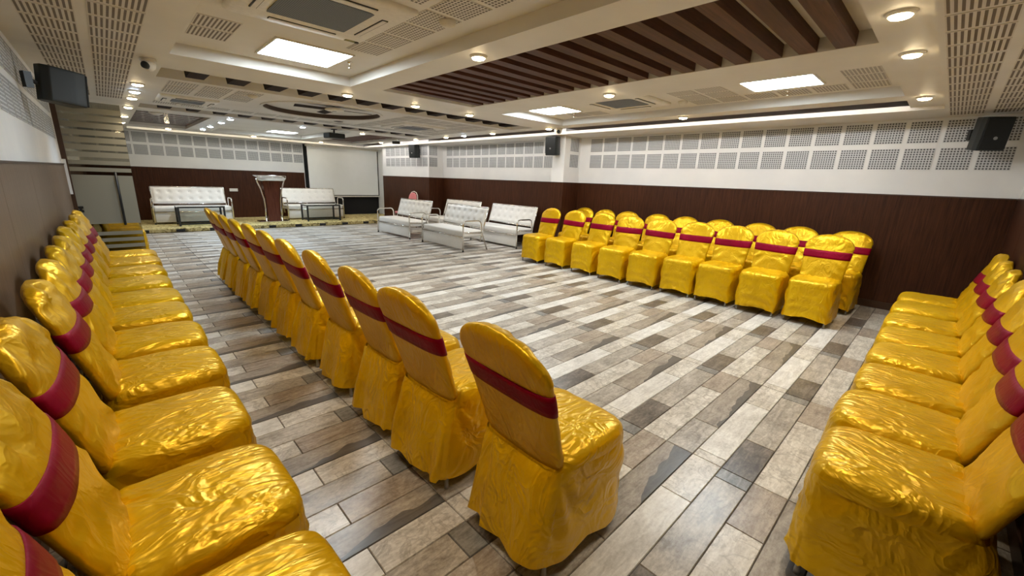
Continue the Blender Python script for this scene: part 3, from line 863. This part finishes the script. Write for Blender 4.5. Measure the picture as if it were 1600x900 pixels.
# front row on the right side, facing left
for k, y in enumerate([.85, 1.35, 1.845, 2.32, 2.83, 3.34, 3.87, 4.44, 4.99]):
    chair('var', k + 1, 5.49 + J(.015), y, pi / 2 + J(.04), f'gold chair in front row before the right wall, {ORD[k]} from its right end', 'gold chairs in the front row at right')
for k, y in enumerate([.78, 1.33, 1.80, 2.36, 2.88, 3.37, 3.93, 4.42, 4.90]):
    chair('var', k + 2, 6.345 + J(.015), y, pi / 2 + J(.03), f'half hidden gold chair in back row against right wall, {ORD[k]} from its right end', 'gold chairs in the back row at right')
# row along the near wall, facing away from it
for k, x in enumerate([5.41, 4.89, 4.32, 3.81, 3.32, 2.81, 2.33, 1.865]):
    chair('cap' if k < 3 else 'var', k, x, -.092 + J(.008), J(.03), f'gold chair in the row at right edge, {ORD[k]} from the far end', 'gold chairs along the near wall')

# ------------------------------------------------------------------ white steel sofas
def make_bench():
    t = thing('sofa_bench', 'white tufted sofa with chrome frame', 'sofa')
    W = 1.60; h = W / 2
    for s in (-1, 1):
        x = s * (h - .02)
        p = [(0.30, 0), (0.30, .52)] + [(a, b) for a, b in arc(.22, .52, .08, 0, pi / 2, 6)][1:] + [(.0, .60)] + [(a, b) for a, b in arc(-.05, .51, .09, pi / 2, pi, 6)] + [(-.145, .40), (-.30, 0)]
        MB().tube([(x, a, b) for a, b in p], .0155, 10).build('armrest', M['chrome'], t, True)
        MB().tube([(x, .30, .38), (x, -.16, .36)], .011, 8).build('side_rail', M['chrome'], t, True)
        MB().lathe([(.0, 0), (.02, 0), (.02, .02), (.016, .022)], 10, (x, .30, 0)).build('foot', M['rubber'], t)
    MB().box(-h + .035, h - .035, -.22, .285, .285, .405).build('seat_cushion', M['white_vinyl'], t, True, .03, 3)
    MB().tube([(-h + .02, .303, .285), (h - .02, .303, .285)], .012, 8).build('front_rail', M['chrome'], t, True)
    MB().box(-h + .04, h - .04, .270, .292, .045, .275).build('front_panel', M['white_vinyl'], t, True, .008, 2)
    MB().tube([(-h + .02, -.22, .30), (h - .02, -.22, .30)], .012, 8).build('rear_rail', M['chrome'], t, True)
    # tufted back, leaning away
    bk = MB(); nx, nz = 57, 17; bw, bh = 1.46, .40
    btn = [(-bw / 2 + .12 + (bw - .24) * i / 6, zz) for i in range(7) for zz in (.11, .29)]
    def P(i, j, f):
        x = -bw / 2 + bw * i / (nx - 1); z = bh * j / (nz - 1)
        e = min(1, min(i, nx - 1 - i, j * 1.4, (nz - 1 - j) * 1.4) / 2.0)
        d = .035 * sqrt(e) * f
        if f > 0:
            for bx, bz in btn:
                q = ((x - bx) ** 2 + (z - bz) ** 2) / .0016
                if q < 9: d -= .024 * math.exp(-q)
        y = d; a = .30
        return (x, -.235 + y * cos(a) - z * sin(a), .455 + z * cos(a) + y * sin(a) * .6)
    vs = [P(i, j, 1) for j in range(nz) for i in range(nx)]
    fs = [(j * nx + i, j * nx + i + 1, (j + 1) * nx + i + 1, (j + 1) * nx + i) for j in range(nz - 1) for i in range(nx - 1)]
    bk.add(vs, fs); vs2 = [P(i, j, -.5) for j in range(nz) for i in range(nx)]
    bk.add(vs2, [tuple(reversed(f)) for f in fs])
    ring = [i for i in range(nx)] + [(j + 1) * nx - 1 for j in range(1, nz)] + [(nz - 1) * nx + i for i in range(nx - 2, -1, -1)] + [j * nx for j in range(nz - 2, 0, -1)]
    k = nx * nz
    bk.f += [(ring[a], ring[(a + 1) % len(ring)], ring[(a + 1) % len(ring)] + k, ring[a] + k) for a in range(len(ring))]; bk.m += [0] * len(ring)
    b = bk.build('backrest', M['white_vinyl'], t, True)
    a = .30
    def Q(x, z, y=0): return (x, -.235 + y * cos(a) - z * sin(a), .455 + z * cos(a) + y * sin(a))
    hw = bw / 2 + .012
    MB().tube([Q(-hw, -.30), Q(-hw, bh + .0), Q(-hw + .012, bh + .012), Q(hw - .012, bh + .012), Q(hw, bh), Q(hw, -.30)], .013, 8).build('back_frame', M['chrome'], t, True)
    MB().tube([Q(-hw, -.015), Q(hw, -.015)], .011, 8).build('back_rail', M['chrome'], t, True)
    for bx, bz in btn:
        c = Q(bx, bz, .014); MB().lathe([(.0, .006), (.008, .004), (.011, 0)], 10, (0, 0, 0), 0, 'z').build('button', M['vinyl_dimple'], b, True, loc=c, rot=(-pi / 2 - a + pi, 0, 0))
    return t
bench0 = make_bench()
BN = [(5.16, 9.23, 0, pi / 2, 'white tufted sofa at left of the four on the floor, nearest the stage'),
      (5.20, 7.22, 0, pi / 2 - .03, 'white tufted sofa in front of the others, its arm nearest the camera'),
      (6.38, 6.96, 0, pi / 2, 'white tufted sofa right beside the gold chairs against the wall'),
      (6.36, 8.86, 0, pi / 2, 'white tufted sofa at the wall, mostly hidden behind the front two'),
      (1.46, 13.05, .10, pi, 'white tufted sofa on the left of the stage behind black table'),
      (4.34, 13.10, .10, pi, 'white tufted sofa on stage right of lectern below the screen')]
for i, (x, y, z, rz, lab) in enumerate(BN):
    b = bench0 if i == 0 else copy_tree(bench0)
    b.location = (x, y, z); b.rotation_euler = (0, 0, rz); tag(b, lab, 'sofa', 'white sofas with chrome frames')
# coffee tables
def make_table():
    t = thing('coffee_table', 'black table', 'table')
    w, d, h = .44, .24, .44
    for x in (-w, w):
        for y in (-d, d): MB().box(x - .019, x + .019, y - .019, y + .019, 0, h).build('leg', M['black_metal'], t)
    fr = MB()
    for y in (-d, d): fr.box(-w + .019, w - .019, y - .015, y + .015, h - .03, h)
    for x in (-w, w): fr.box(x - .015, x + .015, -d + .019, d - .019, h - .03, h)
    fr.build('top_frame', M['black_metal'], t)
    lo = MB()
    for y in (-d, d): lo.box(-w + .019, w - .019, y - .014, y + .014, .03, .06)
    for x in (-w, w): lo.box(x - .014, x + .014, -d + .019, d - .019, .03, .06)
    lo.build('lower_frame', M['black_metal'], t)
    MB().box(-w - .02, w + .02, -d - .02, d + .02, h, h + .008).build('glass_top', M['table_glass'], t)
    return t
tb = make_table(); tb.location = (1.52, 12.42, .10); tag(tb, 'black framed glass coffee table before the left stage sofa', 'table', 'coffee tables on the stage')
tb = copy_tree(tb); tb.location = (4.33, 12.46, .10); tag(tb, 'black framed glass coffee table before the right stage sofa', 'table', 'coffee tables on the stage')
# lectern
t = thing('lectern', 'red brown wooden lectern with chrome top and curved chrome side tubes', 'lectern', (3.09, 12.45, .10))
MB().loops([[(-.36, -.2, 0), (.36, -.2, 0), (.36, .2, 0), (-.36, .2, 0)], [(-.36, -.2, .035), (.36, -.2, .035), (.36, .2, .035), (-.36, .2, .035)]]).build('base', M['chrome'], t, bevel=.008)
MB().loops([[(-.14, -.10, .035), (.14, -.10, .035), (.14, .10, .035), (-.14, .10, .035)], [(-.15, -.10, .6), (.15, -.10, .6), (.15, .10, .6), (-.15, .10, .6)], [(-.20, -.12, 1.07), (.20, -.12, 1.07), (.20, .12, 1.07), (-.20, .12, 1.07)]]).build('column', M['podium_wood'], t)
for s in (-1, 1):
    MB().tube([(s * .19, -.06, .035), (s * .18, -.06, .35), (s * .19, -.06, .6), (s * .24, -.06, .85), (s * .31, -.06, 1.05), (s * .325, -.06, 1.12)], .02, 10).build('side_tube', M['chrome'], t, True)
MB().loops([[(-.30, -.19, 1.07), (.30, -.19, 1.07), (.30, .19, 1.12), (-.30, .19, 1.12)], [(-.34, -.23, 1.14), (.34, -.23, 1.14), (.34, .23, 1.20), (-.34, .23, 1.20)]]).build('top_tray', M['chrome'], t, bevel=.006)
MB().tube([(-.33, -.22, 1.15), (-.33, -.22, 1.20), (.33, -.22, 1.20), (.33, -.22, 1.15)], .010, 8).build('top_rail', M['chrome'], t, True)
# projection screen
t = thing('projection_screen', 'large white pull down projection screen over the stage', 'screen', (5.68, YF - .10, 0))
MB().box(-1.13, 1.13, -.006, .0, .74, 2.20).build('screen_fabric', M['screen'], t)
MB().box(-1.17, 1.17, -.004, .004, .70, 2.22).build('black_border', M['black_cloth'], t).location = (0, .012, 0)
MB().box(-1.17, 1.17, -.03, .03, .68, .715).build('bottom_bar', M['white_plastic'], t, bevel=.008)
MB().box(-1.17, 1.17, -.045, .045, 2.19, 2.25).build('roller_case', M['white_plastic'], t, bevel=.012)
# socket
t = thing('wall_socket', 'white switch and socket plate on brown wall by the lectern', 'socket', (2.54, YF - .012, .865))
MB().box(-.10, .10, -.012, 0, -.04, .04).build('plate', M['white_plastic'], t, bevel=.004)
for k in (-.06, -.02, .02, .06): MB().box(k - .013, k + .013, -.016, -.012, -.022, .022).build('switch', M['wall'], t)
# pink chair
t = thing('stacking_chair', 'pink upholstered chair beside the wall behind the white sofa', 'chair', (5.95, 10.55, 0), pi / 2)
MB().box(-.21, .21, -.2, .22, .40, .455).build('seat', M['pink'], t, True, .022, 3)
L = []
for i in range(15):
    z = .56 + .41 * i / 14; u = max(0, (z - .78) / .195); ww = (.15 + .06 * min(1, (z - .56) / .2)) * sqrt(max(.03, 1 - u ** 2.4)); yy = -.20 - .12 * (z - .46)
    L.append([(ww * sgnpow(cos(2 * pi * k / 24), .6), yy + .022 * sgnpow(sin(2 * pi * k / 24), .8), z) for k in range(24)])
MB().loops(L).build('backrest', M['pink'], t, True)
fr = [(-.21, -.17, .45)] + [(ww_, -.225 - .12 * (zz - .46), zz) for ww_, zz in ((-.215, .60), (-.225, .78), (-.20, .90), (-.12, .98), (0, 1.005), (.12, .98), (.20, .90), (.225, .78), (.215, .60))] + [(.21, -.17, .45)]
MB().tube(fr, .011, 8).build('back_frame', M['white_plastic'], t, True)
for sx in (-.2, .2):
    for y0, y1 in ((.2, .22), (-.19, -.22)): MB().tube([(sx, y0, .41), (sx, y1, 0)], .011, 8).build('leg', M['chrome'], t, True)

# ------------------------------------------------------------------ glass door
t = thing('glass_door', 'open frosted glass door standing out from the left wall', 'door', (XL, 8.02, 0))
GW = .65
MB().box(.03, GW, -.005, .005, .01, 2.19).build('glass_pane', M['glass'], t)
bands = [(.62, 1.27)] + [(1.315 + .092 * k, 1.315 + .092 * k + (.052 if k < 2 else .066)) for k in range(10)] + [(.10 + .09 * k, .10 + .09 * k + .05) for k in range(5)]
for a, b in bands:
    if b < 2.2: MB().box(.035, GW - .002, -.0085, -.0055, a, b).build('frosted_band', M['frost'], t)
hd = MB(); hd.tube([(GW - .17, -.055, .60), (GW - .17, -.055, 1.32)], .014, 10)
for z in (.68, 1.24): hd.tube([(GW - .17, -.055, z), (GW - .17, 0, z)], .012, 8)
hd.build('pull_handle', M['black_metal'], t, True)
MB().box(0.0, .05, -.03, .03, .0, 2.2).build('hinge_post', M['dado_edge'], t)
for z in (.78,):
    hp = MB(); hp.box(.045, .10, -.02, .02, z, z + .03); hp.box(.045, .10, -.02, .02, z + .05, z + .08); hp.box(.06, .085, -.016, .016, z, z + .08); hp.build('hinge', M['black_metal'], t)
